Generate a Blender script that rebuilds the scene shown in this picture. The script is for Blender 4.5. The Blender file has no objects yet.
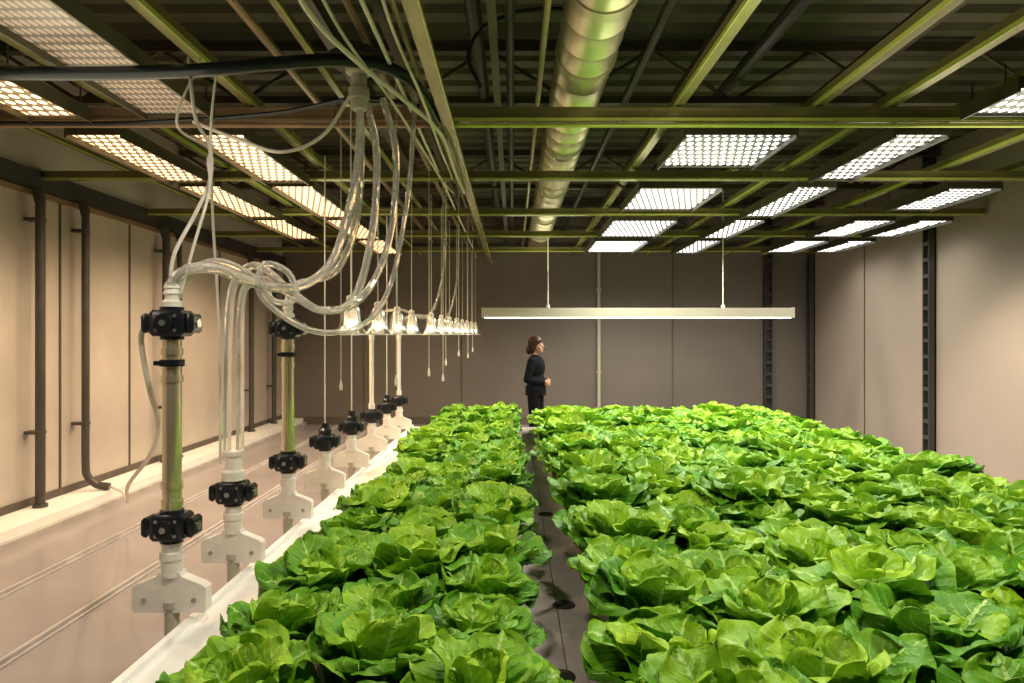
import bpy, math, random
from mathutils import Vector, Matrix
random.seed(7)
scene = bpy.context.scene
COL = scene.collection
PI = math.pi
CAMZ = 1.68

# ------------------------------------------------------------------ materials
def new_mat(name):
    m = bpy.data.materials.new(name); m.use_nodes = True
    nt = m.node_tree
    return m, nt, nt.nodes['Principled BSDF']

def mat(name, color, rough=0.5, metal=0.0, var=0.15, scale=6.0, bump=0.0, trans=0.0, ior=1.45, emit=None, estr=0.0, coat=0.0, stretch=(1,1,1), spec=.5):
    m, nt, b = new_mat(name)
    N = nt.nodes; L = nt.links
    tc = N.new('ShaderNodeTexCoord'); mp = N.new('ShaderNodeMapping'); mp.inputs['Scale'].default_value = stretch
    L.new(tc.outputs['Object'], mp.inputs['Vector'])
    nz = N.new('ShaderNodeTexNoise'); nz.inputs['Scale'].default_value = scale; nz.inputs['Detail'].default_value = 5
    L.new(mp.outputs[0], nz.inputs['Vector'])
    cr = N.new('ShaderNodeValToRGB')
    c = color
    cr.color_ramp.elements[0].position = 0.3; cr.color_ramp.elements[1].position = 0.7
    cr.color_ramp.elements[0].color = (c[0]*(1-var), c[1]*(1-var), c[2]*(1-var), 1)
    cr.color_ramp.elements[1].color = (min(1,c[0]*(1+var)), min(1,c[1]*(1+var)), min(1,c[2]*(1+var)), 1)
    L.new(nz.outputs['Fac'], cr.inputs['Fac']); L.new(cr.outputs['Color'], b.inputs['Base Color'])
    b.inputs['Roughness'].default_value = rough; b.inputs['Metallic'].default_value = metal
    b.inputs['Transmission Weight'].default_value = trans; b.inputs['IOR'].default_value = ior
    b.inputs['Coat Weight'].default_value = coat; b.inputs['Specular IOR Level'].default_value = spec
    if bump > 0:
        bp = N.new('ShaderNodeBump'); bp.inputs['Strength'].default_value = bump; bp.inputs['Distance'].default_value = 0.01
        L.new(nz.outputs['Fac'], bp.inputs['Height']); L.new(bp.outputs[0], b.inputs['Normal'])
    if emit:
        b.inputs['Emission Color'].default_value = (*emit, 1); b.inputs['Emission Strength'].default_value = estr
    return m

def led_mat(name, color, strength, dim, px=0.064, py=0.12, rad=.34, base=(0.22,0.21,0.20)):
    m, nt, b = new_mat(name); N = nt.nodes; L = nt.links
    tc = N.new('ShaderNodeTexCoord'); sp = N.new('ShaderNodeSeparateXYZ'); L.new(tc.outputs['Object'], sp.inputs[0])
    def mth(op, a, bb=None, c=None):
        n = N.new('ShaderNodeMath'); n.operation = op
        for i, v in enumerate((a, bb, c)):
            if v is None: continue
            if isinstance(v, (int, float)): n.inputs[i].default_value = v
            else: L.new(v, n.inputs[i])
        return n.outputs[0]
    ys = mth('DIVIDE', sp.outputs['Y'], py)
    row = mth('FLOOR', ys)
    off = mth('MULTIPLY', mth('PINGPONG', row, 1.0), 0.5)
    xs = mth('ADD', mth('DIVIDE', sp.outputs['X'], px), off)
    fx = mth('SUBTRACT', mth('FRACT', xs), 0.5); fy = mth('SUBTRACT', mth('FRACT', ys), 0.5)
    d = mth('SQRT', mth('ADD', mth('MULTIPLY', fx, fx), mth('MULTIPLY', fy, fy)))
    ins = mth('LESS_THAN', d, rad)
    core = mth('MULTIPLY', ins, strength)
    tot = mth('ADD', core, dim)
    b.inputs['Base Color'].default_value = (*base, 1); b.inputs['Roughness'].default_value = 0.25
    b.inputs['Emission Color'].default_value = (*color, 1)
    L.new(tot, b.inputs['Emission Strength'])
    return m

def leaf_mat():
    m, nt, b = new_mat('lettuce_leaf'); N = nt.nodes; L = nt.links
    uv = N.new('ShaderNodeUVMap'); uv.uv_map = 'UVMap'
    sp = N.new('ShaderNodeSeparateXYZ'); L.new(uv.outputs[0], sp.inputs[0])
    def mth(op, a, bb=None):
        n = N.new('ShaderNodeMath'); n.operation = op
        for i, v in enumerate((a, bb)):
            if v is None: continue
            if isinstance(v, (int, float)): n.inputs[i].default_value = v
            else: L.new(v, n.inputs[i])
        return n.outputs[0]
    av = mth('ABSOLUTE', mth('SUBTRACT', mth('MULTIPLY', sp.outputs['X'], 2.0), 1.0))
    u = sp.outputs['Y']
    s = mth('SUBTRACT', mth('MULTIPLY', u, 8.0), mth('MULTIPLY', av, 2.4))
    sv = mth('ABSOLUTE', mth('SUBTRACT', mth('FRACT', s), 0.5))
    side = mth('MULTIPLY', mth('GREATER_THAN', sv, 0.45), mth('SUBTRACT', 1.0, av))
    mid = mth('LESS_THAN', av, 0.05)
    vein = mth('MAXIMUM', mth('MULTIPLY', side, 0.8), mth('MULTIPLY', mid, 0.9))
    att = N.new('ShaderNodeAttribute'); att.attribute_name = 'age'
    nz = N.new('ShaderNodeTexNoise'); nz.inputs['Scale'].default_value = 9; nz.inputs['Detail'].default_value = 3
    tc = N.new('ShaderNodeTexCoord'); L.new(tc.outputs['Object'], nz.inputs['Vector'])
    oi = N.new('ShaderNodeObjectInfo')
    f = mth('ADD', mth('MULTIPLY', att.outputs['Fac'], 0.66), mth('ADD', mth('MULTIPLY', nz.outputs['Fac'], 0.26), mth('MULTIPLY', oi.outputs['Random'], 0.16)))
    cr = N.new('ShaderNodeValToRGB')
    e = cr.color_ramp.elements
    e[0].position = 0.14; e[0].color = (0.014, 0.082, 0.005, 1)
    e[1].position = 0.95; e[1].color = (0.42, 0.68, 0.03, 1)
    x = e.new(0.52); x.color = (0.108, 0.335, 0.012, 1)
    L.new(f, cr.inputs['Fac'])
    mx = N.new('ShaderNodeMix'); mx.data_type = 'RGBA'
    L.new(vein, mx.inputs['Factor']); L.new(cr.outputs[0], mx.inputs['A']); mx.inputs['B'].default_value = (0.46, 0.70, 0.18, 1)
    L.new(mx.outputs['Result'], b.inputs['Base Color'])
    b.inputs['Roughness'].default_value = 0.5
    b.inputs['Specular IOR Level'].default_value = 0.32
    bp = N.new('ShaderNodeBump'); bp.inputs['Strength'].default_value = 0.7; bp.inputs['Distance'].default_value = 0.010
    nz2 = N.new('ShaderNodeTexNoise'); nz2.inputs['Scale'].default_value = 34; L.new(tc.outputs['Object'], nz2.inputs['Vector'])
    L.new(mth('ADD', mth('MULTIPLY', sv, -1.4), mth('MULTIPLY', nz2.outputs['Fac'], .7)), bp.inputs['Height']); L.new(bp.outputs[0], b.inputs['Normal'])
    tr = N.new('ShaderNodeBsdfTranslucent'); L.new(mx.outputs['Result'], tr.inputs['Color'])
    ms = N.new('ShaderNodeMixShader'); ms.inputs[0].default_value = 0.13
    out = N['Material Output']
    L.new(b.outputs[0], ms.inputs[1]); L.new(tr.outputs[0], ms.inputs[2]); L.new(ms.outputs[0], out.inputs['Surface'])
    return m

M = {}
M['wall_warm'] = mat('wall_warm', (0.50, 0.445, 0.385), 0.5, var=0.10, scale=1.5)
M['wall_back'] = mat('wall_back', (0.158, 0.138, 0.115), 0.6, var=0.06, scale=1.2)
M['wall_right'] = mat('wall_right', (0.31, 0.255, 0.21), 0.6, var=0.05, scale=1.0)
M['floor'] = mat('floor_epoxy', (0.34, 0.30, 0.29), 0.22, var=0.10, scale=1.1)
M['deck'] = mat('roof_deck', (0.10, 0.092, 0.055), 0.55, var=0.25, scale=2)
M['white'] = mat('white_plastic', (0.95, 0.94, 0.90), 0.35, var=0.02)
M['kerb'] = mat('painted_kerb', (0.90, 0.88, 0.83), 0.5, var=0.04)
M['olive'] = mat('olive_steel', (0.25, 0.225, 0.09), 0.26, 0.45, var=0.18, scale=3)
M['lime'] = mat('lime_tube_highlight', (0.60, 0.68, 0.15), 0.22, 0.25, var=0.1, scale=3)  # tube colour; on beams and rails it paints the lit edges
M['brown'] = mat('bronze_steel', (0.32, 0.21, 0.125), 0.34, 0.3, var=0.15, scale=3)
M['dark'] = mat('dark_steel', (0.035, 0.033, 0.03), 0.45, 0.3, var=0.2)
M['grey'] = mat('grey_pipe', (0.085, 0.078, 0.07), 0.4, 0.3, var=0.15)
M['dark2'] = mat('dark_olive_steel', (0.075, 0.066, 0.04), 0.42, 0.4, var=0.2)
M['joint'] = mat('panel_joint', (0.10, 0.08, 0.065), 0.7)
M['column'] = mat('column_steel', (0.055, 0.05, 0.045), 0.5, 0.2)
M['duct'] = mat('duct_metal', (0.70, 0.66, 0.48), 0.36, 0.85, var=0.08, scale=4, bump=0.1)
M['black'] = mat('black_plastic', (0.012, 0.014, 0.018), 0.25, var=0.2)
M['bolt'] = mat('steel_bolt', (0.6, 0.6, 0.58), 0.25, 0.9)
M['brass'] = mat('brass_pipe', (0.84, 0.74, 0.50), 0.16, 0.8, var=0.05)
M['plate'] = mat('cream_plate', (0.82, 0.78, 0.69), 0.45, var=0.06, scale=20, bump=0.15)
M['hose'] = mat('clear_hose', (1.0, 0.985, 0.95), 0.06, trans=0.76, ior=1.4, var=0.02, scale=60)
M['hose_thin'] = mat('pale_hose', (0.86, 0.82, 0.72), 0.2, trans=0.2, var=0.05)
M['glass'] = mat('lamp_glass', (1, 0.97, 0.92), 0.12, trans=0.82, ior=1.42, var=0.0)
M['bulb'] = mat('warm_bulb', (1, 0.9, 0.7), 0.4, emit=(1.0, 0.84, 0.58), estr=26)
M['led_cool'] = led_mat('led_white', (1.0, 0.985, 0.96), 3.0, 0.05)
M['led_warm'] = led_mat('led_warm', (1.0, 0.56, 0.25), 3.2, 0.20, px=.066, py=.105)
M['led_off'] = led_mat('led_unlit_sheen', (1.0, 0.66, 0.40), 0.24, 0.02, px=0.036, py=.09, rad=.38, base=(0.12,0.105,0.09))  # unlit lenses; faint emission paints the light they reflect
M['film'] = mat('bed_film', (0.40, 0.345, 0.33), 0.4, var=0.15, scale=8, bump=0.2)
M['bed'] = mat('bed_frame', (0.46, 0.42, 0.39), 0.5)
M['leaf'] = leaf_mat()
M['pot'] = mat('net_pot', (0.02, 0.018, 0.016), 0.6)
M['pendant'] = mat('pendant_housing', (0.46, 0.44, 0.35), 0.45, var=0.03)
M['tube'] = mat('pendant_diffuser', (1, 0.95, 0.85), 0.4, emit=(1.0, 0.90, 0.68), estr=6)
M['skin'] = mat('skin', (0.42, 0.23, 0.155), 0.5, var=0.06, scale=20)
M['hair'] = mat('hair', (0.03, 0.012, 0.007), 0.5, var=0.4, scale=60, bump=0.5, stretch=(1,1,0.2), spec=.3)
M['jacket'] = mat('black_jacket', (0.0055, 0.0065, 0.009), 0.9, var=0.3, scale=12, bump=0.5, spec=.12)
M['trousers'] = mat('black_trousers', (0.005, 0.0055, 0.007), 0.9, var=0.3, scale=12, bump=0.5, spec=.12)
M['shoe'] = mat('black_shoe', (0.01, 0.01, 0.01), 0.4)
M['eye'] = mat('eye_white', (0.8, 0.78, 0.75), 0.2, var=0.02)
M['lip'] = mat('lip', (0.45, 0.12, 0.1), 0.4)

# ------------------------------------------------------------------ mesh builder
class MB:
    def __init__(s): s.v = []; s.f = []
    def add(s, vs, fs):
        o = len(s.v); s.v += [tuple(p) for p in vs]; s.f += [tuple(i+o for i in f) for f in fs]; return s
    def box(s, x0, x1, y0, y1, z0, z1):
        v = [(x0,y0,z0),(x1,y0,z0),(x1,y1,z0),(x0,y1,z0),(x0,y0,z1),(x1,y0,z1),(x1,y1,z1),(x0,y1,z1)]
        f = [(0,3,2,1),(4,5,6,7),(0,1,5,4),(1,2,6,5),(2,3,7,6),(3,0,4,7)]
        return s.add(v, f)
    def cbev(s, c, d, b):
        x, z = d[0]/2, d[2]/2; y = d[1]/2
        pr = [(-x+b,-z),(x-b,-z),(x,-z+b),(x,z-b),(x-b,z),(-x+b,z),(-x,z-b),(-x,-z+b)]
        k = (min(x,z)-b*0.7)/min(x,z)
        rings = [(-y,k),(-y+b*0.7,1),(y-b*0.7,1),(y,k)]
        v = []
        for yy, kk in rings:
            for px, pz in pr: v.append((c[0]+px*kk, c[1]+yy, c[2]+pz*kk))
        f = []
        for r in range(3):
            for i in range(8):
                j = (i+1) % 8; f.append((r*8+i, r*8+8+i, r*8+8+j, r*8+j))
        f.append(tuple(range(8))); f.append(tuple(reversed(range(24, 32))))
        return s.add(v, f)
    def cyl(s, a, b, r0, r1=None, n=16, cap=True):
        a = Vector(a); b = Vector(b); r1 = r0 if r1 is None else r1
        d = (b-a).normalized(); u = d.orthogonal().normalized(); w = d.cross(u)
        v = []
        for p, r in ((a, r0), (b, r1)):
            for i in range(n):
                t = 2*PI*i/n; v.append(p+u*(r*math.cos(t))+w*(r*math.sin(t)))
        f = [(i, (i+1) % n, n+(i+1) % n, n+i) for i in range(n)]
        if cap: f += [tuple(reversed(range(n))), tuple(range(n, 2*n))]
        return s.add(v, f)
    def ell(s, c, r, nu=20, nv=12):
        v = [(c[0], c[1], c[2]-r[2])]
        for j in range(1, nv):
            ph = PI*j/nv - PI/2
            for i in range(nu):
                t = 2*PI*i/nu; v.append((c[0]+r[0]*math.cos(ph)*math.cos(t), c[1]+r[1]*math.cos(ph)*math.sin(t), c[2]+r[2]*math.sin(ph)))
        v.append((c[0], c[1], c[2]+r[2])); f = []
        for i in range(nu): f.append((0, 1+(i+1) % nu, 1+i))
        for j in range(nv-2):
            o = 1+j*nu
            for i in range(nu): f.append((o+i, o+(i+1) % nu, o+nu+(i+1) % nu, o+nu+i))
        t = len(v)-1; o = 1+(nv-2)*nu
        for i in range(nu): f.append((o+i, o+(i+1) % nu, t))
        return s.add(v, f)
    def cap(s, a, b, r0, r1=None, n=16):
        r1 = r0 if r1 is None else r1
        s.ell(a, (r0,)*3, n, 10); s.ell(b, (r1,)*3, n, 10); return s.cyl(a, b, r0, r1, n)
    def lathe(s, prof, c=(0,0,0), n=20):
        v = []; f = []
        for r, z in prof:
            for i in range(n):
                t = 2*PI*i/n; v.append((c[0]+r*math.cos(t), c[1]+r*math.sin(t), c[2]+z))
        for k in range(len(prof)-1):
            for i in range(n):
                j = (i+1) % n; f.append((k*n+i, k*n+j, (k+1)*n+j, (k+1)*n+i))
        return s.add(v, f)
    def tube(s, pts, r, n=8, sub=8, rib=0.0, step=.008):
        P = [Vector(p) for p in pts]
        Q = []
        for i in range(len(P)-1):
            p0 = P[i-1] if i > 0 else P[0]*2-P[1]; p1 = P[i]; p2 = P[i+1]
            p3 = P[i+2] if i+2 < len(P) else P[-1]*2-P[-2]
            sb = max(sub, int((p2-p1).length/step)) if rib else sub
            for k in range(sb):
                t = k/sb
                Q.append(0.5*((2*p1)+(p2-p0)*t+(2*p0-5*p1+4*p2-p3)*t*t+(-p0+3*p1-3*p2+p3)*t**3))
        Q.append(P[-1])
        v = []; u = None
        for i, q in enumerate(Q):
            d = (Q[min(i+1, len(Q)-1)]-Q[max(i-1, 0)]).normalized()
            u = d.orthogonal().normalized() if u is None else (u-d*u.dot(d)).normalized()
            w = d.cross(u)
            rr = r*(1+rib*(i % 2)) if rib else r
            for k in range(n):
                t = 2*PI*k/n; v.append(q+u*(rr*math.cos(t))+w*(rr*math.sin(t)))
        f = []
        for i in range(len(Q)-1):
            for k in range(n):
                j = (k+1) % n; f.append((i*n+k, i*n+j, (i+1)*n+j, (i+1)*n+k))
        f.append(tuple(reversed(range(n)))); f.append(tuple(range((len(Q)-1)*n, len(Q)*n)))
        return s.add(v, f)
    def prism(s, poly, y0, y1):
        n = len(poly)
        v = [(x, y0, z) for x, z in poly]+[(x, y1, z) for x, z in poly]
        f = [(i, n+i, n+(i+1) % n, (i+1) % n) for i in range(n)]+[tuple(range(n)), tuple(reversed(range(n, 2*n)))]
        return s.add(v, f)
    def mesh(s, name, m, angle=35):
        me = bpy.data.meshes.new(name); me.from_pydata(s.v, [], s.f)
        me.materials.append(m)
        me.polygons.foreach_set('use_smooth', [True]*len(me.polygons))
        me.set_sharp_from_angle(angle=math.radians(angle)); me.update()
        return me

def link(o): COL.objects.link(o); return o
def thing(name, label, cat, loc=(0,0,0), mb=None, m=None, group=None, kind=None, rz=0):
    d = mb.mesh(name, m) if mb else None
    o = bpy.data.objects.new(name, d); o.location = loc; o.rotation_euler[2] = rz
    if d is None: o.empty_display_size = 0.1
    if kind == 'structure': o['kind'] = kind
    o['label'] = label; o['category'] = cat
    if group: o['group'] = group
    return link(o)
def part(name, parent, mb, m, label=None, loc=(0,0,0)):
    o = bpy.data.objects.new(name, mb.mesh(name, m)); o.parent = parent; o.location = loc
    if label: o['label'] = label
    return link(o)
def dup(root, loc, rz=None, scale=None):
    o = root.copy(); link(o); o.location = loc
    if rz is not None: o.rotation_euler[2] = rz
    if scale is not None: o.scale = (scale,)*3
    def rec(src, dst):
        for c in list(src.children):
            k = c.copy(); k.parent = dst; link(k); rec(c, k)
    rec(root, o)
    return o
def area(name, loc, sx, sy, power, color, rx=0, ry=0):
    l = bpy.data.lights.new(name, 'AREA'); l.shape = 'RECTANGLE'; l.size = sx; l.size_y = sy; l.energy = power; l.color = color
    o = bpy.data.objects.new(name, l); o.location = loc; o.rotation_euler = (rx, ry, 0); link(o)
def spot(name, loc, tgt, power, color, ang, blend, rad=.0):
    l = bpy.data.lights.new(name, 'SPOT'); l.energy = power; l.color = color; l.spot_size = math.radians(ang); l.spot_blend = blend; l.shadow_soft_size = rad
    o = bpy.data.objects.new(name, l); o.location = loc
    o.rotation_euler = (Vector(tgt)-Vector(loc)).to_track_quat('-Z', 'Y').to_euler(); link(o)

# ------------------------------------------------------------------ room shell
XL, XR, YB, YF, ZC = -4.47, 5.73, 13.6, -3.0, 4.25
S = 'structure'
thing('floor', 'glossy mauve grey epoxy floor', 'floor', mb=MB().box(XL-.2, XR+.2, YF-.2, YB+.2, -0.2, 0), m=M['floor'], kind=S)
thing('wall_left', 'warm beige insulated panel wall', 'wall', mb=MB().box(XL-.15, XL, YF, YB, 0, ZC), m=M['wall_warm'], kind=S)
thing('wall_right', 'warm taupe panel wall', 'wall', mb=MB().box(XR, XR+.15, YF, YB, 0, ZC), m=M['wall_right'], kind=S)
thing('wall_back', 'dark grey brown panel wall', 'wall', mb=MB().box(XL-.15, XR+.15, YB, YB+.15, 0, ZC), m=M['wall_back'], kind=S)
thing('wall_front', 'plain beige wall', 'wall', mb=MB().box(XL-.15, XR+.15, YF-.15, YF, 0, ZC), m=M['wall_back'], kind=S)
mb = MB(); v = []; y = YF-.1; prof = []
while y < YB+.1:
    prof += [(y, ZC), (y+.16, ZC), (y+.19, ZC+.07), (y+.29, ZC+.07)]; y += .32
for yy, zz in prof: v += [(XL-.1, yy, zz), (XR+.1, yy, zz)]
mb.add(v, [(2*i, 2*i+1, 2*i+3, 2*i+2) for i in range(len(prof)-1)])
thing('ceiling', 'dark corrugated steel roof deck', 'ceiling', mb=mb, m=M['deck'], kind=S)

n = [0]
def trim(mb, m, label):
    n[0] += 1
    return thing('trim_%d' % n[0], label, 'trim', mb=mb, m=m, kind=S)
trim(MB().box(XL, XL+.06, YF, YB, 3.06, 3.24), M['column'], 'dark steel rail along the top of the panelling')
trim(MB().box(XL, XL+.04, YF, YB, 3.0, 3.05), M['brown'], 'thin bronze strip under the wall rail')
thing('baseboard_left', 'dark recessed skirting of the beige wall', 'skirting', mb=MB().box(XL, XL+.02, YF, YB, 0.13, 0.2), m=M['joint'], kind=S)
trim(MB().box(XL, XL+.40, YF, YB, 0, .13), M['kerb'], 'pale painted kerb along the wall')
trim(MB().box(XL+.40, XL+.46, YF, YB, 0, .05), M['bed'], 'grey step at the foot of the kerb')
for yj in (5.6, 6.9, 8.15, 9.4, 10.65, 11.9, 13.1):
    trim(MB().box(XL, XL+.012, yj-.012, yj+.012, .2, 3.0), M['joint'], 'vertical panel joint')
for x in (-3.32, -2.62):
    trim(MB().box(x-.05, x-.035, YF, YB, 0, .006), M['joint'], 'dark floor seam')
    trim(MB().box(x-.03, x+.03, YF, YB, 0, .012).box(x-.012, x+.012, YF, YB, .012, .035), M['bed'], 'raised pale floor strip')
for xj in (-2.9, -1.0, 3.1):
    trim(MB().box(xj-.012, xj+.012, YB-.012, YB, 0, ZC), M['joint'], 'vertical panel joint')
trim(MB().box(XL, XR, YB-.05, YB, 3.36, 3.5), M['column'], 'dark steel rail across the wall')
thing('baseboard_back', 'dark skirting of the far wall', 'skirting', mb=MB().box(XL, XR, YB-.02, YB, 0, .15), m=M['joint'], kind=S)
for yj in (4.0, 6.6, 11.4):
    trim(MB().box(XR-.012, XR, yj-.01, yj+.01, 0, ZC), M['joint'], 'vertical panel joint')

def column(loc, ax):
    mb = MB(); w = .075
    if ax == 'x':
        mb.box(-.1, 0, -w, -w+.02, 0, ZC-.02); mb.box(-.1, 0, w-.02, w, 0, ZC-.02); mb.box(-.02, 0, -w, w, 0, ZC-.02)
        z = .3
        while z < ZC-.2: mb.box(-.104, -.085, -w+.01, w-.01, z, z+.05); z += .22
    else:
        mb.box(-w, -w+.02, -.1, 0, 0, ZC-.02); mb.box(w-.02, w, -.1, 0, 0, ZC-.02); mb.box(-w, w, -.02, 0, 0, ZC-.02)
        z = .3
        while z < ZC-.2: mb.box(-w+.01, w-.01, -.104, -.085, z, z+.05); z += .22
    return thing('steel_column', 'dark slotted steel column against the wall', 'column', loc, mb, M['column'], group='wall columns')
column((XR-.002, 9.55, 0), 'x'); column((XR-.002, 13.35, 0), 'x'); column((4.93, YB-.002, 0), 'y')
thing('wall_pipe', 'pale vertical pipe on the dark wall', 'pipe', (1.66, YB-.06, 0), MB().cyl((0,0,0.0), (0,0,3.4), .035).box(-.05,.05,0,.055,1.0,1.04).box(-.05,.05,0,.055,2.6,2.64), M['pendant'])
def standpipe(y, r, hook):
    mb = MB()
    if hook:
        mb.tube([(0,0,3.0),(0,0,2.0),(0,0,1.0),(0,0,.42),(.02,0,.28),(.10,.02,.19),(.22,.04,.165)], r, 12, 6)
    else:
        mb.cyl((0,0,.13), (0,0,3.0), r, n=14)
        mb.cyl((0,0,.13), (0,0,.16), r*1.5, n=14)
    mb.cyl((0,0,2.93), (-.03,0,3.05), r*1.15, n=12)
    for z in (.8, 2.75): mb.box(-.12, r*.6, -r*1.2, r*1.2, z, z+.03)
    return thing('standpipe', 'dark grey vertical standpipe clamped to the beige wall', 'pipe', (XL+.135, y, 0), mb, M['grey'], group='wall standpipes')
standpipe(6.42, .042, False); standpipe(7.1, .038, True); standpipe(8.75, .045, False); standpipe(9.1, .03, False); standpipe(11.6, .042, False); standpipe(12.7, .042, False)

# ------------------------------------------------------------------ overhead structure
def crossbeam(y, x0, x1, m, s, z):
    mb = MB()
    mb.box(x0, x1, -.04*s, .04*s, .0, .085*s)
    mb.box(x0, x1, -.07*s, .07*s, -.02*s, .0)
    mb.box(x0, x1, -.07*s, .07*s, .085*s, .1*s)
    x = x0+.5
    while x < x1-.3:
        mb.box(x-.02, x+.02, -.055*s, .055*s, .0, .085*s); x += .9
    o = thing('cross_beam', 'bronze painted steel cross beam with flanges' if m == 'brown' else 'olive painted steel cross beam under the roof', 'beam', (0, y, z), mb, M[m], group='ceiling cross beams')
    if m != 'brown':
        part('edge_highlight', o, MB().box(x0, x1, -.074*s, -.070*s, -.024*s, .002), M['lime'], 'painted lime green highlight on the lower edge')  # painted highlight where the beam's lower edge catches light
crossbeam(4.84, XL+.02, -.46, 'brown', .76, 3.185); crossbeam(4.84, -.45, XR-.02, 'olive', .76, 3.185)
thing('cross_tube', 'thin bronze tube clipped under the cross beam', 'tube', (0, 4.84, 3.15), MB().cyl((XL+.02,0,0),(-.46,0,0), .017), M['brown'])
thing('cross_tube', 'thin lime tube clipped under the cross beam', 'tube', (0, 4.84, 3.15), MB().cyl((-.45,0,0),(XR-.02,0,0), .015), M['lime'])
for y in (6.6, 8.5, 10.3, 12.1): crossbeam(y, XL+.02, XR-.02, 'olive', .66, 3.18)
def rail(x, z, w, h, m='olive', y0=1.6, y1=13.5, edge=True):
    mb = MB().box(-w/2, w/2, y0, y1, 0, .012).box(-w/2, -w/2+.012, y0, y1, .012, h).box(w/2-.012, w/2, y0, y1, .012, h)
    o = thing('mounting_rail', 'olive steel channel rail running along the ceiling' if m == 'olive' else 'dark steel channel rail running along the ceiling', 'rail', (x, 0, z), mb, M[m], group='ceiling mounting rails')
    if edge:
        sx = 1 if x < 0 else -1
        part('edge_highlight', o, MB().box(sx*w/2-(.004 if sx < 0 else 0), sx*w/2+(.004 if sx > 0 else 0), y0, y1, -.002, h*.35), M['lime'], 'painted lime green highlight on the edge')  # painted highlight along the lit side of the rail
rail(-.43, 3.08, .07, .05)
for x in (1.14, 2.1, 2.6, 3.2, 4.07, 4.83): rail(x, 3.27, .06, .08)
for x in (-1.80, -2.45, -2.70, -3.28): rail(x, 3.27, .06, .08)
for x in (-1.2, -3.9): rail(x, 3.36, .035, .04)
for x in (-.12, -.75): rail(x, 3.5, .05, .05, 'dark2', edge=False)
for x in (1.5, 2.8, -1.3, 4.4): rail(x, 3.78, .10, .14, 'dark2', edge=False)
for y in (6.0, 9.4, 12.9):
    mb = MB().box(XL+.01, XR-.01, -.05, .05, 4.12, 4.2).box(XL+.01, XR-.01, -.04, .04, 3.68, 3.74)
    x = XL+.05; k = 0
    while x < XR-.8:
        mb.cyl((x,0,3.71 if k % 2 else 4.15), (x+.7,0,4.15 if k % 2 else 3.71), .018, n=6); x += .7; k += 1
    thing('roof_truss', 'dark olive open web steel roof truss', 'truss', (0, y, 0), mb, M['dark2'], group='roof trusses')
duct = thing('ventilation_duct', 'round shiny galvanised metal duct along the ceiling', 'duct', (.47, 0, 3.52))
mb = MB(); L0, L1, R = 1.5, 13.3, .188
prof = []
y = L0
while y < L1:
    prof += [(R, y), (R, y+.26), (R+.004, y+.266), (R+.004, y+.272), (R, y+.278)]; y += .30
prof.append((R, L1)); nn = 36; v = []; f = []
for r, yy in prof:
    for i in range(nn):
        t = 2*PI*i/nn; v.append((r*math.cos(t), yy, r*math.sin(t)))
for k in range(len(prof)-1):
    for i in range(nn): f.append((k*nn+i, (k+1)*nn+i, (k+1)*nn+(i+1) % nn, k*nn+(i+1) % nn))
f.append(tuple(range(nn))); f.append(tuple(reversed(range((len(prof)-1)*nn, len(prof)*nn))))
mb.add(v, f); part('duct_body', duct, mb, M['duct'])
part('end_cap', duct, MB().cyl((0,L1,0),(0,L1+.12,-.02), .19, .15, n=28), M['duct'])
for yy in (3.6, 4.5, 6.4, 8.3, 10.2, 12.0):
    part('coupling_band', duct, MB().cyl((0,yy-.05,0),(0,yy+.05,0), .200, n=32), M['duct'])
    part('hanger_strap', duct, MB().box(-.012,.012,yy-.012,yy+.012,.18,.73), M['dark2'])
for x, z, r, m in ((.18, 3.42, .02, 'olive'), (-.02, 3.62, .03, 'dark'), (-.25, 3.75, .05, 'dark'), (.95, 3.7, .035, 'dark'), (-.6, 3.35, .016, 'olive'),
                   (-.70, 3.24, .012, 'hose_thin'), (-.52, 3.28, .011, 'hose_thin'), (-.86, 3.42, .022, 'brown'), (-1.55, 3.55, .03, 'brown'), (2.35, 3.55, .03, 'dark'), (1.9, 3.9, .06, 'dark')):
    thing('service_pipe', 'pale thin pipe running along the ceiling' if m == 'hose_thin' else ('bronze or olive pipe running along the ceiling' if m in ('brown', 'olive') else 'dark pipe running along the ceiling'), 'pipe', (x, 0, z), MB().cyl((0,1.6,0),(0,13.55,0), r, n=10), M[m], group='ceiling service pipes')
thing('conduit', 'thick black flexible conduit hanging under the roof', 'conduit', (0,0,0),
      MB().tube([(-4.3,3.6,3.06),(-3.4,3.6,3.05),(-2.4,3.6,3.04),(-1.7,3.62,3.06),(-1.25,3.72,3.14),(-.98,3.88,3.22),(-.74,3.98,3.23),(-.57,4.15,3.17),(-.5,4.6,3.10)], .036, 12, 8), M['black'])
thing('conduit', 'thin black flexible conduit hanging under the roof', 'conduit', (0,0,0),
      MB().tube([(-3.6,4.62,3.10),(-2.6,4.66,3.11),(-1.6,4.62,3.16),(-1.0,4.5,3.22),(-.6,4.5,3.17)], .016, 8, 8), M['black'])
thing('cable', 'black looped cable under the ceiling', 'cable', (0,0,0),
      MB().tube([(-.2,4.4,3.25),(-.28,4.4,3.45),(-.2,4.4,3.62),(.0,4.4,3.72),(.22,4.4,3.75),(.4,4.4,3.74)], .012, 8, 8), M['black'])
thing('cable', 'black drooping cable under the ceiling', 'cable', (0,0,0),
      MB().tube([(.9,7.2,3.4),(1.15,7.1,3.2),(1.3,7.0,3.25),(1.5,7.0,3.5)], .012, 8, 8), M['black'])
man = thing('hose_manifold', 'grey threaded manifold feeding the clear hoses', 'manifold', (-.89, 4.05, 3.0))
part('body', man, MB().lathe([(0,0),(.045,0),(.05,.02),(.05,.06),(.06,.065),(.06,.12),(.045,.13),(.045,.2),(.075,.21),(.085,.25),(.0,.25)], n=20), M['pendant'])
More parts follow.
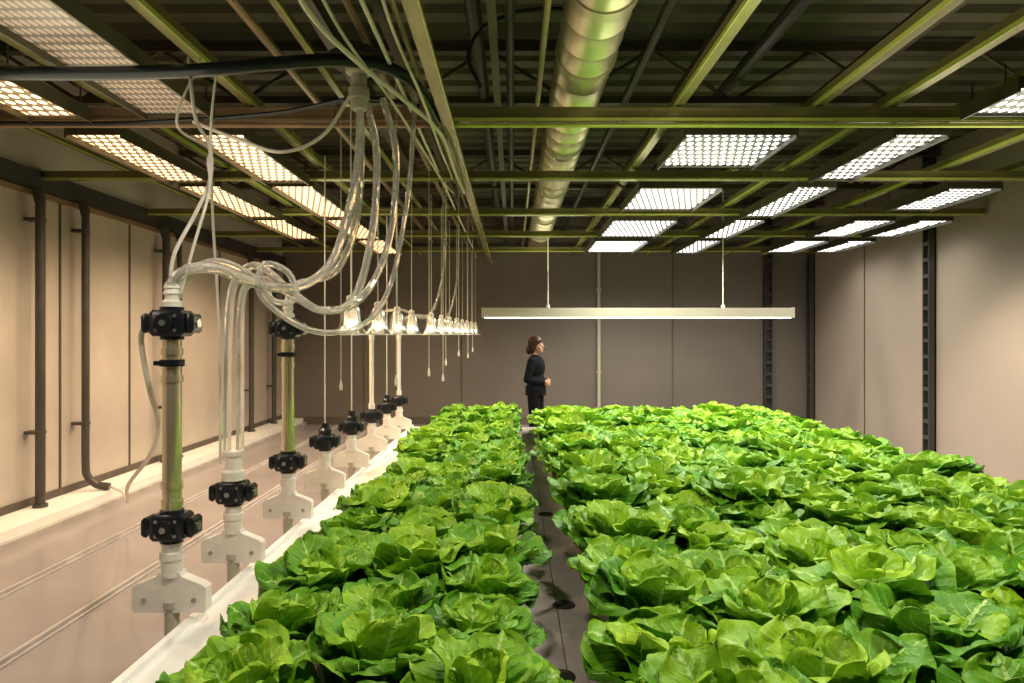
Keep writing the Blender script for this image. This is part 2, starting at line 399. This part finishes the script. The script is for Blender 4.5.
part('mounting_collar', man, MB().lathe([(0,.25),(.15,.25),(.18,.27),(.18,.30),(.12,.34),(0,.34)], n=24), M['dark'])

# ------------------------------------------------------------------ grow lights
COOL = (1.0, .93, .79); WARM = (1.0, .74, .48)
def growlight(x, y0, y1, w, led, label, grp, lamp=1.0):
    o = thing('grow_light', label, 'grow light', (x, (y0+y1)/2, 3.13), group=grp)
    h = (y1-y0)/2
    mb = MB().box(-w/2, w/2, -h, h, .012, .05)
    mb.box(-w/2-.015, -w/2, -h-.015, h+.015, -.03, .06).box(w/2, w/2+.015, -h-.015, h+.015, -.03, .06)
    mb.box(-w/2, w/2, -h-.015, -h, -.008, .06).box(-w/2, w/2, h, h+.015, -.008, .06)
    k = -h+.1
    while k < h-.05: mb.box(-w/2+.03, w/2-.03, k, k+.012, .05, .085); k += .09
    part('housing', o, mb, M['dark2'])
    pl = MB().add([(-w/2,-h,.008),(w/2,-h,.008),(w/2,h,.008),(-w/2,h,.008)], [(0,3,2,1)])
    part('led_array', o, pl, M[led], 'array of round LED lenses')
    for sx in (-1, 1):
        for sy in (-1, 1):
            part('hanger', o, MB().cyl((sx*(w/2+.01),sy*(h-.1),.05),(sx*(w/2+.01),sy*(h-.1),.17), .006, n=6), M['dark'])
    if lamp:
        A = w*(y1-y0)
        P = (180 if led == 'led_cool' else 150)*A*lamp
        for sy in (-.5, .5):
            yl_ = (y0+y1)/2+sy*h
            spot('led_lamp', (x, yl_, 3.085), (x, yl_, 0), P/2, COOL if led == 'led_cool' else WARM, 156, .75)
    return o
yy = [(4.98,5.9),(6.75,7.9),(8.62,10.0),(10.45,11.8)]
yl = [(4.98,6.50),(6.68,8.42),(8.58,10.22),(10.38,12.02)]
CW = 'square grow light panel with glowing white LED lenses'
for a, b in yy: growlight(1.62, a, b, .78, 'led_cool', CW, 'white ceiling grow lights')
growlight(3.14, 4.05, 4.55, .42, 'led_cool', 'narrow grow light panel with glowing white LED lenses', 'white ceiling grow lights')
for a, b in ((4.98,6.4),(6.70,8.35),(8.60,10.15),(10.42,11.95)): growlight(2.9, a, b, .36, 'led_cool', 'narrow grow light panel with glowing white LED lenses', 'white ceiling grow lights')
for a, b in yy[1:]: growlight(4.45, a, b, .50, 'led_cool', CW, 'white ceiling grow lights', .6)
for a, b in yy[2:]: growlight(5.2, a, b, .40, 'led_cool', CW, 'white ceiling grow lights', .2)
growlight(-2.17, 2.2, 4.55, .42, 'led_off', 'long grow light panel with unlit lenses and painted sheen', 'warm ceiling grow lights', 0)
for a, b in yl: growlight(-2.1, a, b, .38, 'led_warm', 'long narrow grow light panel glowing warm white', 'warm ceiling grow lights')
for a, b in [(3.75,4.6)]+yl[:3]: growlight(-2.98, a, b, .38, 'led_warm', 'long narrow grow light panel glowing warm amber', 'warm ceiling grow lights')

pd = thing('linear_pendant', 'long cream linear pendant lamp on two cords', 'lamp', (1.99, 11.2, 2.07))
part('housing', pd, MB().box(-2.48,2.48,-.07,.07,-.06,.09).box(-2.49,-2.48,-.075,.075,-.07,.1).box(2.48,2.49,-.075,.075,-.07,.1), M['pendant'])
part('diffuser', pd, MB().box(-2.44,2.44,-.05,.05,-.075,-.062), M['tube'], 'glowing warm white strip')
for x in (-1.43, 1.37):
    part('cord', pd, MB().cyl((x,0,.09),(x,0,2.05), .010, n=8).cyl((x,0,.09),(x,0,.14),.03,n=10), M['plate'])

lamp = thing('bell_lamp', 'clear glass bell pendant lamp with bright bulb', 'lamp', (-.95, 4.1, 1.79), group='row of bell lamps')
outer = [(.018,.095),(.036,.088),(.048,.065),(.054,.03),(.057,.0),(.064,-.035),(.080,-.068),(.092,-.085)]
inner = [(r-.004, z) for r, z in reversed(outer)]
part('lamp_shade', lamp, MB().lathe(outer+inner+[outer[0]], n=24), M['glass'], 'clear glass bell shade')
part('rim', lamp, MB().lathe([(.086,-.091),(.096,-.091),(.096,-.083),(.086,-.083),(.086,-.091)], n=24), M['plate'])
part('bulb', lamp, MB().ell((0,0,-.03), (.022,.022,.03)), M['bulb'], 'glowing warm bulb')
part('socket', lamp, MB().lathe([(0,-.005),(.014,-.005),(.014,.09),(.026,.095),(.026,.13),(.008,.14),(0,.14)], n=14), M['plate'])
part('cord', lamp, MB().cyl((0,0,.13),(0,0,1.36), .004, n=6), M['hose_thin'])
lamp.scale = (1.02,)*3
for k in range(1, 12): dup(lamp, (-.95+.022*k*(k > 3), 4.1+k*.82, 1.79+.004*k))
dl = thing('drop_line', 'thin hanging irrigation line with a small weight', 'hanging line', (-.75, 4.5, 1.4), group='hanging drop lines')
part('line', dl, MB().cyl((0,0,.03),(0,0,1.95), .0035, n=6), M['hose_thin'])
part('weight', dl, MB().lathe([(0,-.03),(.010,-.025),(.012,0),(.007,.03),(.004,.045),(0,.045)], n=10), M['plate'])
for x, y, z in ((-1.18,4.8,1.35),(-.72,6.0,1.38),(-.66,6.6,1.3),(-.7,7.3,1.42),(-.62,8.0,1.5),(-.58,9.0,1.45),(-.6,10.4,1.5)):
    dup(dl, (x, y, z))

# ------------------------------------------------------------------ valve assemblies
def valve(o, z, detail):
    k = MB()
    k.cbev((0,0,z), (.15,.12,.115), .014)
    for sx in (-1, 1):
        k.cbev((sx*.098,0,z), (.036,.10,.085), .012)
    k.cyl((0,-.06,z),(0,-.085,z), .040, n=20)
    k.cyl((0,0,z+.05),(0,0,z+.072), .05, n=20); k.cyl((0,0,z-.05),(0,0,z-.072), .05, n=20)
    part('valve_block', o, k, M['black'], 'black plastic valve block')
    if detail:
        bs = [((sx*.116,0,z),(sx*.122,0,z),.02) for sx in (-1,1)]+[((0,-.085,z),(0,-.092,z),.014)]
        for a in (45, 135, 225, 315):
            c, s_ = .058*math.cos(math.radians(a)), .044*math.sin(math.radians(a))
            bs.append(((c,-.058,z+s_),(c,-.067,z+s_),.008))
        for a, b, r in bs: part('bolt', o, MB().cyl(a, b, r, n=12), M['bolt'])
def plate_shape(w, z0, z1):
    h = z1-z0
    return [(-w/2+.01,z0),(w/2-.01,z0),(w/2,z0+.01),(w/2,z0+.62*h),(w/2-.02,z0+.70*h),(.055,z0+.90*h),(.045,z1),(-.045,z1),(-.055,z0+.90*h),(-w/2+.02,z0+.70*h),(-w/2,z0+.62*h),(-w/2,z0+.01)]
X0 = -1.51
def dosing(y, kind, hoses, dy=0):
    near = y < 5
    lb = 'tall dosing valve with brass pipe and cream plate' if (kind == 'A' and near) else ('dosing valve with thin pale riser and cream plate' if kind == 'A' else ('short dosing valve with cream plate fed by clear hoses' if near else 'short black dosing valve with cream plate and thin tubes'))
    o = thing('dosing_valve', lb, 'valve', (X0, y, 0), group='row of dosing valves')
    part('mounting_plate', o, MB().prism(plate_shape(.325,.475,.65), -.03, .03), M['plate'], 'cream moulded plate')
    part('collar', o, MB().lathe([(0,.63),(.046,.63),(.046,.70),(.052,.705),(.052,.735),(.042,.74),(.042,.785),(0,.785)]), M['plate'])
    part('spout', o, MB().lathe([(.022,.31),(.031,.31),(.032,.38),(.032,.49),(.04,.49),(.04,.52),(0,.52)]), M['pendant'])
    if near:
        for bx in (-.11, .11): part('bolt', o, MB().cyl((bx,-.03,.53),(bx,-.036,.53),.011,n=10), M['bolt'])
    valve(o, .85, near)
    if kind == 'A' and near:
        part('pipe', o, MB().cyl((0,0,.91),(0,0,1.70), .040, n=24), M['brass'], 'polished brass coloured pipe')
        for z in (.95, 1.03, 1.62, 1.50): part('pipe_ring', o, MB().cyl((0,0,z-.014),(0,0,z+.014), .046, n=24), M['brass'])
        part('pipe_clamp', o, MB().cyl((0,0,1.555),(0,0,1.585), .052, n=20).box(-.055,.055,-.055,-.04,1.56,1.58), M['black'])
        valve(o, 1.745, near)
        part('hose_fitting', o, MB().lathe([(0,1.81),(.042,1.81),(.042,1.84),(.03,1.85),(.03,1.87),(.038,1.875),(.03,1.895),(.036,1.9),(.028,1.925),(0,1.925)]), M['plate'])
    elif kind == 'A':
        part('riser', o, MB().cyl((0,0,.91),(0,0,1.70), .024, n=14).cyl((0,0,.91),(0,0,.98), .034, n=14).cyl((0,0,1.66),(0,0,1.72), .03, n=14), M['plate'], 'thin pale riser pipe')
    elif near:
        part('hose_fitting', o, MB().lathe([(0,.915),(.06,.915),(.058,.96),(.045,.975),(.04,1.04),(.055,1.05),(.055,1.07),(0,1.07)]), M['plate'])
    else:
        part('hose_fitting', o, MB().lathe([(0,.915),(.05,.915),(.055,.94),(.035,.96),(.03,1.0),(0,1.0)]), M['black'], 'black domed cap')
    for pts, r in hoses:
        nn_ = len(pts)-1
        P = [(p[0]-X0, p[1]+dy*(1-i/nn_)-y, p[2]) for i, p in enumerate(pts)]
        big = r > .0125
        part('hose', o, MB().tube(P, r, 10, 8, rib=.12 if big else 0, step=.011), M['hose'] if big else M['hose_thin'], 'clear ribbed plastic hose' if big else 'thin pale tube')
    return o
dosing(3.1, 'A', [
    ([(-1.51,2.98,1.86),(-1.50,2.98,1.93),(-1.43,3.0,1.985),(-1.33,3.06,1.99),(-1.26,3.2,1.955),(-1.18,3.4,1.93),(-1.07,3.6,1.965),(-.98,3.8,2.12),(-.92,3.95,2.45),(-.89,4.03,2.75),(-.885,4.05,3.02)], .023),
    ([(-1.49,2.99,1.86),(-1.44,3.02,1.98),(-1.34,3.1,2.03),(-1.24,3.25,1.97),(-1.17,3.35,1.86),(-1.08,3.4,1.88),(-1.10,3.35,2.0),(-1.20,3.3,2.03),(-1.22,3.35,1.88),(-1.08,3.5,1.74),(-.95,3.7,1.71),(-.82,3.95,1.78),(-.74,4.2,2.0),(-.68,4.35,2.4),(-.64,4.4,2.8),(-.62,4.45,3.28)], .015),
    ([(-1.52,2.98,1.88),(-1.50,3.0,2.05),(-1.44,3.1,2.25),(-1.41,3.2,2.42),(-1.45,3.3,2.6),(-1.6,3.5,2.8),(-1.76,3.8,3.2)], .009),
    ([(-1.47,2.98,1.88),(-1.42,3.02,2.1),(-1.38,3.1,2.35),(-1.42,3.2,2.5),(-1.5,3.4,2.62),(-1.74,3.6,2.8),(-1.78,4.0,3.28)], .007),
    ([(-1.60,2.98,1.745),(-1.65,3.0,1.68),(-1.63,3.05,1.45),(-1.66,3.2,1.28),(-1.95,3.7,1.05),(-2.5,4.5,.72),(-3.1,5.6,.36),(-3.75,6.7,.20),(-4.10,7.13,.165)], .012)], .12)
dosing(3.78, 'B', [
    ([(-1.545,3.88,1.05),(-1.545,3.88,1.4),(-1.54,3.88,1.8),(-1.51,3.87,1.98),(-1.42,3.86,2.07),(-1.33,3.86,2.04),(-1.22,3.87,1.94),(-1.05,3.9,1.83),(-.90,4.0,1.91),(-.82,4.1,2.3),(-.80,4.12,2.75),(-.85,4.08,3.05)], .021),
    ([(-1.475,3.88,1.05),(-1.475,3.88,1.4),(-1.475,3.88,1.85),(-1.44,3.9,1.98),(-1.36,3.92,2.0),(-1.24,3.95,1.92),(-1.08,4.0,1.84),(-.92,4.1,1.88),(-.80,4.2,2.08),(-.72,4.22,2.4),(-.70,4.18,2.8),(-.76,4.08,3.08)], .020),
    ([(-1.58,3.88,1.0),(-1.6,3.9,1.5),(-1.62,3.9,1.9),(-1.70,4.0,2.4),(-1.76,4.1,2.9),(-1.78,4.2,3.28)], .008)], -.10)
dosing(4.7, 'A', [
    ([(-1.51,4.78,1.88),(-1.50,4.76,1.96),(-1.42,4.7,2.04),(-1.28,4.6,2.06),(-1.12,4.5,2.12),(-.99,4.4,2.36),(-.93,4.28,2.7),(-.90,4.12,3.02)], .022)], -.08)
for y, kd in ((5.62,'B'),(6.55,'B'),(7.48,'A'),(8.38,'B'),(9.28,'A')):
    if kd == 'A':
        pts = [(-1.51,y,1.70),(-1.51,y,1.80),(-1.42,y+.03,1.95),(-1.2,y+.1,1.98),(-.98,y+.15,1.9),(-.85,y+.2,2.05),(-.76,y+.25,2.5),(-.74,y+.28,3.22)]
        dosing(y, kd, [(pts, .013)])
    else:
        dosing(y, kd, [([(X0,y,.98),(X0,y,1.6),(X0,y,2.4),(X0,y,3.14)], .006)])
for pts, r in (([(-1.02,2.9,3.35),(-.95,3.3,3.2),(-.8,3.7,3.12),(-.62,4.1,3.06),(-.48,4.7,3.04),(-.46,5.6,3.0),(-.46,6.6,3.05)], .014),
               ([(-.62,2.8,3.4),(-.6,3.4,3.22),(-.52,4.0,3.05),(-.5,4.8,2.98),(-.52,5.8,3.05),(-.6,7.0,3.25)], .009),
               ([(-.9,2.9,3.3),(-.84,3.5,3.18),(-.72,4.1,3.08),(-.62,4.9,2.98),(-.6,6.0,3.02),(-.62,7.4,3.2)], .009),
               ([(-2.1,4.6,3.1),(-1.75,4.5,2.95),(-1.45,4.4,2.85),(-1.2,4.4,2.95),(-1.0,4.35,3.2)], .012)):
    thing('loose_hose', 'pale flexible tube draped under the ceiling', 'hose', (0,0,0), MB().tube(pts, r, 8, 8), M['hose_thin'], group='draped overhead tubes')

# ------------------------------------------------------------------ beds
gut = thing('gutter', 'long white trough beside the lettuce bed', 'gutter', (0,0,0))
part('trough', gut, MB().box(-1.44,-1.12,.6,9.95,.33,.42).box(-1.44,-1.41,.6,9.95,.42,.445).box(-1.14,-1.12,.6,9.95,.42,.435), M['white'])
for y in (1.0, 3.2, 5.4, 7.6, 9.6): part('leg', gut, MB().box(-1.36,-1.24,y-.03,y+.03,0,.33), M['bed'])
for x0, x1, lb in ((-1.115, .203, 'narrow raised lettuce bed covered in grey film'), (.207, 3.45, 'wide raised lettuce bed covered in grey film')):
    b = thing('grow_bed', lb, 'planting bed', ((x0+x1)/2, 0, 0))
    w = (x1-x0)/2
    part('bed_cover', b, MB().box(-w, w, .6, 9.9, .40, .42), M['film'])
    part('tray', b, MB().box(-w+.005, w-.005, .61, 9.89, .28, .40), M['bed'])
    for y in (.9, 3.0, 5.2, 7.4, 9.6):
        for sx in (-1, 1): part('leg', b, MB().box(sx*(w-.1)-.03, sx*(w-.1)+.03, y-.03, y+.03, 0, .28), M['bed'])

# ------------------------------------------------------------------ lettuce
def lettuce_mesh(seed):
    rnd = random.Random(seed)
    V = []; F = []; UV = []; AGE = []
    leaves = []
    R = rnd.uniform
    for i in range(6): leaves.append((2*PI*i/6+R(-.25,.25), R(.27,.33), R(.15,.18), R(36,52), R(28,56), R(.0,.32)))
    for i in range(6): leaves.append((2*PI*(i+.5)/6+R(-.28,.28), R(.27,.32), R(.145,.17), R(54,68), R(42,74), R(.15,.55)))
    for i in range(4): leaves.append((2*PI*i/4+R(-.3,.3), R(.24,.28), R(.125,.145), R(68,80), R(42,74), R(.32,.75)))
    for i in range(3): leaves.append((2*PI*i/3+R(-.4,.4), R(.195,.23), R(.09,.11), R(78,88), R(10,42), R(.55,.9)))
    NU, NV = 22, 18
    us = [1-(1-i/NU)**1.7 for i in range(NU+1)]
    for az, Ln, Wd, el, bend, age in leaves:
        o = len(V)
        x, z = .03, .06+.04*(el/90)
        ph1, ph2, fr = R(0,6), R(0,6), R(5,8)
        tw = R(-.2,.2); curl = R(-.08,.22); yaw = R(-.3,.3)
        ca, sa = math.cos(az), math.sin(az)
        for i in range(NU+1):
            u = us[i]
            e = math.radians(el-bend*u**1.5)
            if i: du = u-us[i-1]; x += math.cos(e)*Ln*du; z += math.sin(e)*Ln*du
            if u > .45: wp = max(0, 1-((u-.45)/.55)**3.8)**.48
            else: t = u/.45; wp = .10+.90*(t*t*(3-2*t))**.6
            w = Wd*max(wp, .04)
            nx, nz = -math.sin(e), math.cos(e)
            for j in range(NV+1):
                v = j/NV*2-1; a = abs(v)
                s = u*8-a*2.4
                q = .0115*abs(math.sin(PI*s))**.7*min(1,(1-a)*3+.3)*min(1,u*3)-.007*math.exp(-(v/.12)**2)*(1-u)
                cup = curl*a*a*w
                ruf = (.016*math.sin(fr*u*1.9+ph1+(3 if v>0 else 0))+.008*math.sin(fr*3.3*u+ph2+v*3))*a**2.2*min(1,u*2.5)
                tip = .010*math.sin(v*6+ph1)*max(0,u-.7)*3.3
                h = q+cup+ruf+tip
                side = w*v*(1-.06*a*a)
                h += side*tw*u*.6
                side += yaw*.07*u*u
                lx = x+nx*h; lz = z+nz*h
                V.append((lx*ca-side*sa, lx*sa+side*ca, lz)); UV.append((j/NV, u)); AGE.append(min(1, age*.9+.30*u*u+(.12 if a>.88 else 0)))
        for i in range(NU):
            for j in range(NV):
                p = o+i*(NV+1)+j; F.append((p, p+1, p+NV+2, p+NV+1))
    nleaf = len(V)
    mb = MB().lathe([(.012,-.004),(.03,.0),(.034,.05),(.03,.10),(.0,.12)], n=10)
    F += [tuple(i+nleaf for i in f) for f in mb.f]; V += mb.v
    UV += [(.3,.3)]*len(mb.v); AGE += [.8]*len(mb.v)
    me = bpy.data.meshes.new('lettuce'); me.from_pydata(V, [], F); me.materials.append(M['leaf'])
    uvl = me.uv_layers.new(name='UVMap')
    for lp in me.loops: uvl.data[lp.index].uv = UV[lp.vertex_index]
    at = me.attributes.new('age', 'FLOAT', 'POINT'); at.data.foreach_set('value', AGE)
    me.polygons.foreach_set('use_smooth', [True]*len(me.polygons)); me.update()
    return me
LM = [lettuce_mesh(s) for s in range(12)]
potme = MB().lathe([(.05,-.003),(.062,.002),(.082,.004),(.085,.010),(.078,.013),(.055,.010),(.045,.002),(0,.001)], n=20).mesh('net_pot', M['pot'])
cols = [-.775,-.44,-.115,.53,.945,1.37,1.80,2.23,2.67,3.1]
r = random.Random(3)
for ci, cx in enumerate(cols):
    yv = 1.62+(.2 if ci % 2 else 0)
    while yv < 9.6:
        if abs(cx)-.4 < yv*.735:
            x = cx+r.uniform(-.03,.03); y = yv+r.uniform(-.04,.04)
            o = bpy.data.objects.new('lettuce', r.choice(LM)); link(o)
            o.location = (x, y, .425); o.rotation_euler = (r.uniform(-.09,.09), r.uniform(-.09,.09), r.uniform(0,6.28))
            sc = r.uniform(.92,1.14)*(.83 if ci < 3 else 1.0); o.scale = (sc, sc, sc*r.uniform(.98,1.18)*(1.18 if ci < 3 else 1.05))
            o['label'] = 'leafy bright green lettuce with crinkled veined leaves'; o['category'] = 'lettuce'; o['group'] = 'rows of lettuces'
            if ci in (2, 3):
                p = bpy.data.objects.new('net_pot', potme); link(p); p.parent = o; p['label'] = 'round black planting collar'
        yv += .41
for x, y in ((.18, 2.6), (.24, 3.3), (.18, 4.1), (.23, 5.0)):
    thing('planting_socket', 'empty round black planting socket in the film', 'planting socket', (x, y, .4205), MB().lathe([(0,.001),(.038,.001),(.043,.005),(.052,.005),(.054,0),(0,-.0)], n=20), M['pot'], group='empty planting sockets')

# ------------------------------------------------------------------ person
def remesh(mb, name, m, vox, parent, smooth=3, label=None):
    me = bpy.data.meshes.new(name); me.from_pydata(mb.v, [], mb.f); me.update()
    t = bpy.data.objects.new('tmp', me); link(t)
    md = t.modifiers.new('r', 'REMESH'); md.mode = 'VOXEL'; md.voxel_size = vox
    sm = t.modifiers.new('s', 'SMOOTH'); sm.iterations = smooth; sm.factor = .5
    dg = bpy.context.evaluated_depsgraph_get(); dg.update()
    out = bpy.data.meshes.new_from_object(t.evaluated_get(dg))
    bpy.data.objects.remove(t)
    out.materials.clear(); out.materials.append(m)
    out.polygons.foreach_set('use_smooth', [True]*len(out.polygons)); out.name = name
    o = bpy.data.objects.new(name, out); o.parent = parent; link(o)
    if label: o['label'] = label
    return o
pers = thing('person', 'woman in dark jacket and trousers standing with hands clasped', 'person', (.345, 10.3, 0), rz=-.35)
body = MB()
body.ell((.005,0,1.575), (.093,.074,.108)).ell((.035,0,1.515), (.062,.052,.062)).ell((.10,0,1.553), (.022,.012,.02)).ell((.092,0,1.575), (.014,.009,.03))
body.ell((.092,0,1.515), (.012,.022,.009)).ell((.08,0,1.483), (.022,.022,.018))
for s in (-1, 1):
    body.ell((-.005,s*.076,1.56), (.018,.010,.03)).ell((.075,s*.035,1.595), (.02,.026,.01)).ell((.062,s*.042,1.535), (.026,.02,.024))
body.cap((-.01,0,1.49), (-.02,0,1.37), .046, .052)
body.ell((-.01,0,1.25), (.105,.155,.17)).ell((-.005,0,1.06), (.088,.125,.15)).ell((-.015,0,.93), (.105,.155,.12))
body.cap((-.015,-.14,1.35), (-.015,.14,1.35), .048)
HX = -.035
def arm(mb, s, g):
    sh = (-.015, s*.175, 1.335); el = (-.06, s*.235, 1.08); wr = (.15+HX, s*.075, 1.035)
    mb.cap(sh, el, .047+g, .037+g); mb.cap(el, wr, .038+g, .026+g)
for s in (-1, 1):
    arm(body, s, 0)
    dz = .012*s-.01
    body.ell((.195+HX, s*.045, 1.045+dz), (.042,.02,.036))
    for k in range(4):
        zz = 1.072+dz-.019*k; ln = (.030,.034,.032,.024)[k]
        a = (.22+HX, s*.035, zz); b1 = (.235+HX+.2*ln, s*.012, zz-.003); c1 = (.225+HX+.1*ln, -s*(.012+ln*.6), zz-.008)
        body.cap(a, b1, .0095, .009, 10).cap(b1, c1, .009, .0075, 10)
    body.cap((.18+HX, s*.04, 1.075+dz), (.205+HX, s*.018, 1.095+dz), .011, .009, 10).cap((.205+HX, s*.018, 1.095+dz), (.225+HX, s*.0, 1.09+dz), .009, .008, 10)
    body.cap((-.015,s*.085,.90), (.0,s*.09,.50), .082, .055).cap((.0,s*.09,.50), (-.03,s*.095,.09), .052, .037)
    body.cap((-.035,s*.095,.045), (.10,s*.11,.03), .037, .026)
remesh(body, 'body', M['skin'], .006, pers, 2)
jk = MB()
jk.ell((-.01,0,1.25), (.135,.19,.19)).ell((-.005,0,1.07), (.118,.162,.17)).ell((-.012,0,.94), (.138,.185,.14)).cap((-.015,-.145,1.35), (-.015,.145,1.35), .064)
jk.cyl((-.012,0,.84), (-.012,0,.97), .155, .15, n=28).cyl((-.018,0,1.36), (-.012,0,1.435), .072, .062, n=24)
for s in (-1, 1): arm(jk, s, .019)
remesh(jk, 'jacket', M['jacket'], .008, pers, 3, 'loose black work jacket')
tr = MB(); tr.ell((-.015,0,.92), (.12,.17,.13))
for s in (-1, 1): tr.cap((-.015,s*.085,.88), (.0,s*.092,.50), .098, .08).cap((.0,s*.092,.50), (-.028,s*.097,.12), .079, .066)
remesh(tr, 'trousers', M['trousers'], .008, pers, 3, 'black trousers')
for s in (-1, 1):
    remesh(MB().cap((-.04,s*.097,.048), (.11,s*.112,.04), .047, .038).box(-.085,.145,s*.103-.04,s*.103+.04,0,.03), 'shoe', M['shoe'], .006, pers, 2)
    part('eye', pers, MB().ell((.083,s*.033,1.575), (.012,.014,.009), 12, 8), M['eye'])
    part('iris', pers, MB().ell((.0945,s*.033,1.575), (.003,.006,.006), 10, 6), M['hair'])
    part('eyebrow', pers, MB().cap((.094,s*.018,1.603), (.082,s*.052,1.604), .004, .003, 8), M['hair'])
part('lips', pers, MB().ell((.101,0,1.514), (.006,.022,.007), 12, 8), M['lip'])
hr = MB(); hr.ell((-.022,0,1.62), (.112,.094,.095)).ell((-.055,0,1.55), (.074,.088,.11)).ell((-.115,0,1.50), (.05,.055,.065)).cap((-.1,0,1.55),(-.12,0,1.50),.045)
for s in (-1, 1): hr.cap((.03,s*.07,1.64), (-.01,s*.084,1.50), .026, .022)
remesh(hr, 'hair', M['hair'], .006, pers, 2, 'dark auburn hair gathered at the nape')

# ------------------------------------------------------------------ lights
area('overhead_lamp', (1.6, 2.3, 3.1), .3, .3, 40, (1, .93, .79))
area('overhead_lamp', (-.6, 2.1, 3.1), .3, .3, 24, (1, .90, .74))
area('overhead_lamp', (-3.2, 1.5, 3.1), .9, 1.2, 24, (1, .85, .70))
spot('wall_pool_fill', (3.9, 7.6, 2.9), (5.73, 7.8, .4), 230, (1, .84, .64), 78, 1.0)  # added spot without a fixture, makes the light pool on the right wall
for x, y in ((-2.2, 3.5), (1.2, 3.5), (-2.2, 7.5), (1.8, 7.5), (3.6, 5.5), (0.5, 11.0)):
    area('roof_fill', (x, y, 2.75), 1.2, 1.8, 7.5, (1, .95, .64), rx=PI)  # added fill without fixtures, brightens roof deck, trusses and duct from below
w = bpy.data.worlds.new('world'); scene.world = w; w.use_nodes = True
w.node_tree.nodes['Background'].inputs[0].default_value = (.05, .045, .035, 1)

cam = bpy.data.cameras.new('camera'); cam.lens = 700/1024*36; cam.sensor_width = 36; cam.shift_y = -3.5/1024; cam.shift_x = -1/1024
co = bpy.data.objects.new('camera', cam); link(co); co.location = (0, 0, CAMZ); co.rotation_euler = (PI/2, 0, 0)
cam.clip_start = .05
scene.camera = co
scene.view_settings.view_transform = 'Standard'
scene.view_settings.look = 'None'
scene.view_settings.exposure = 0.47
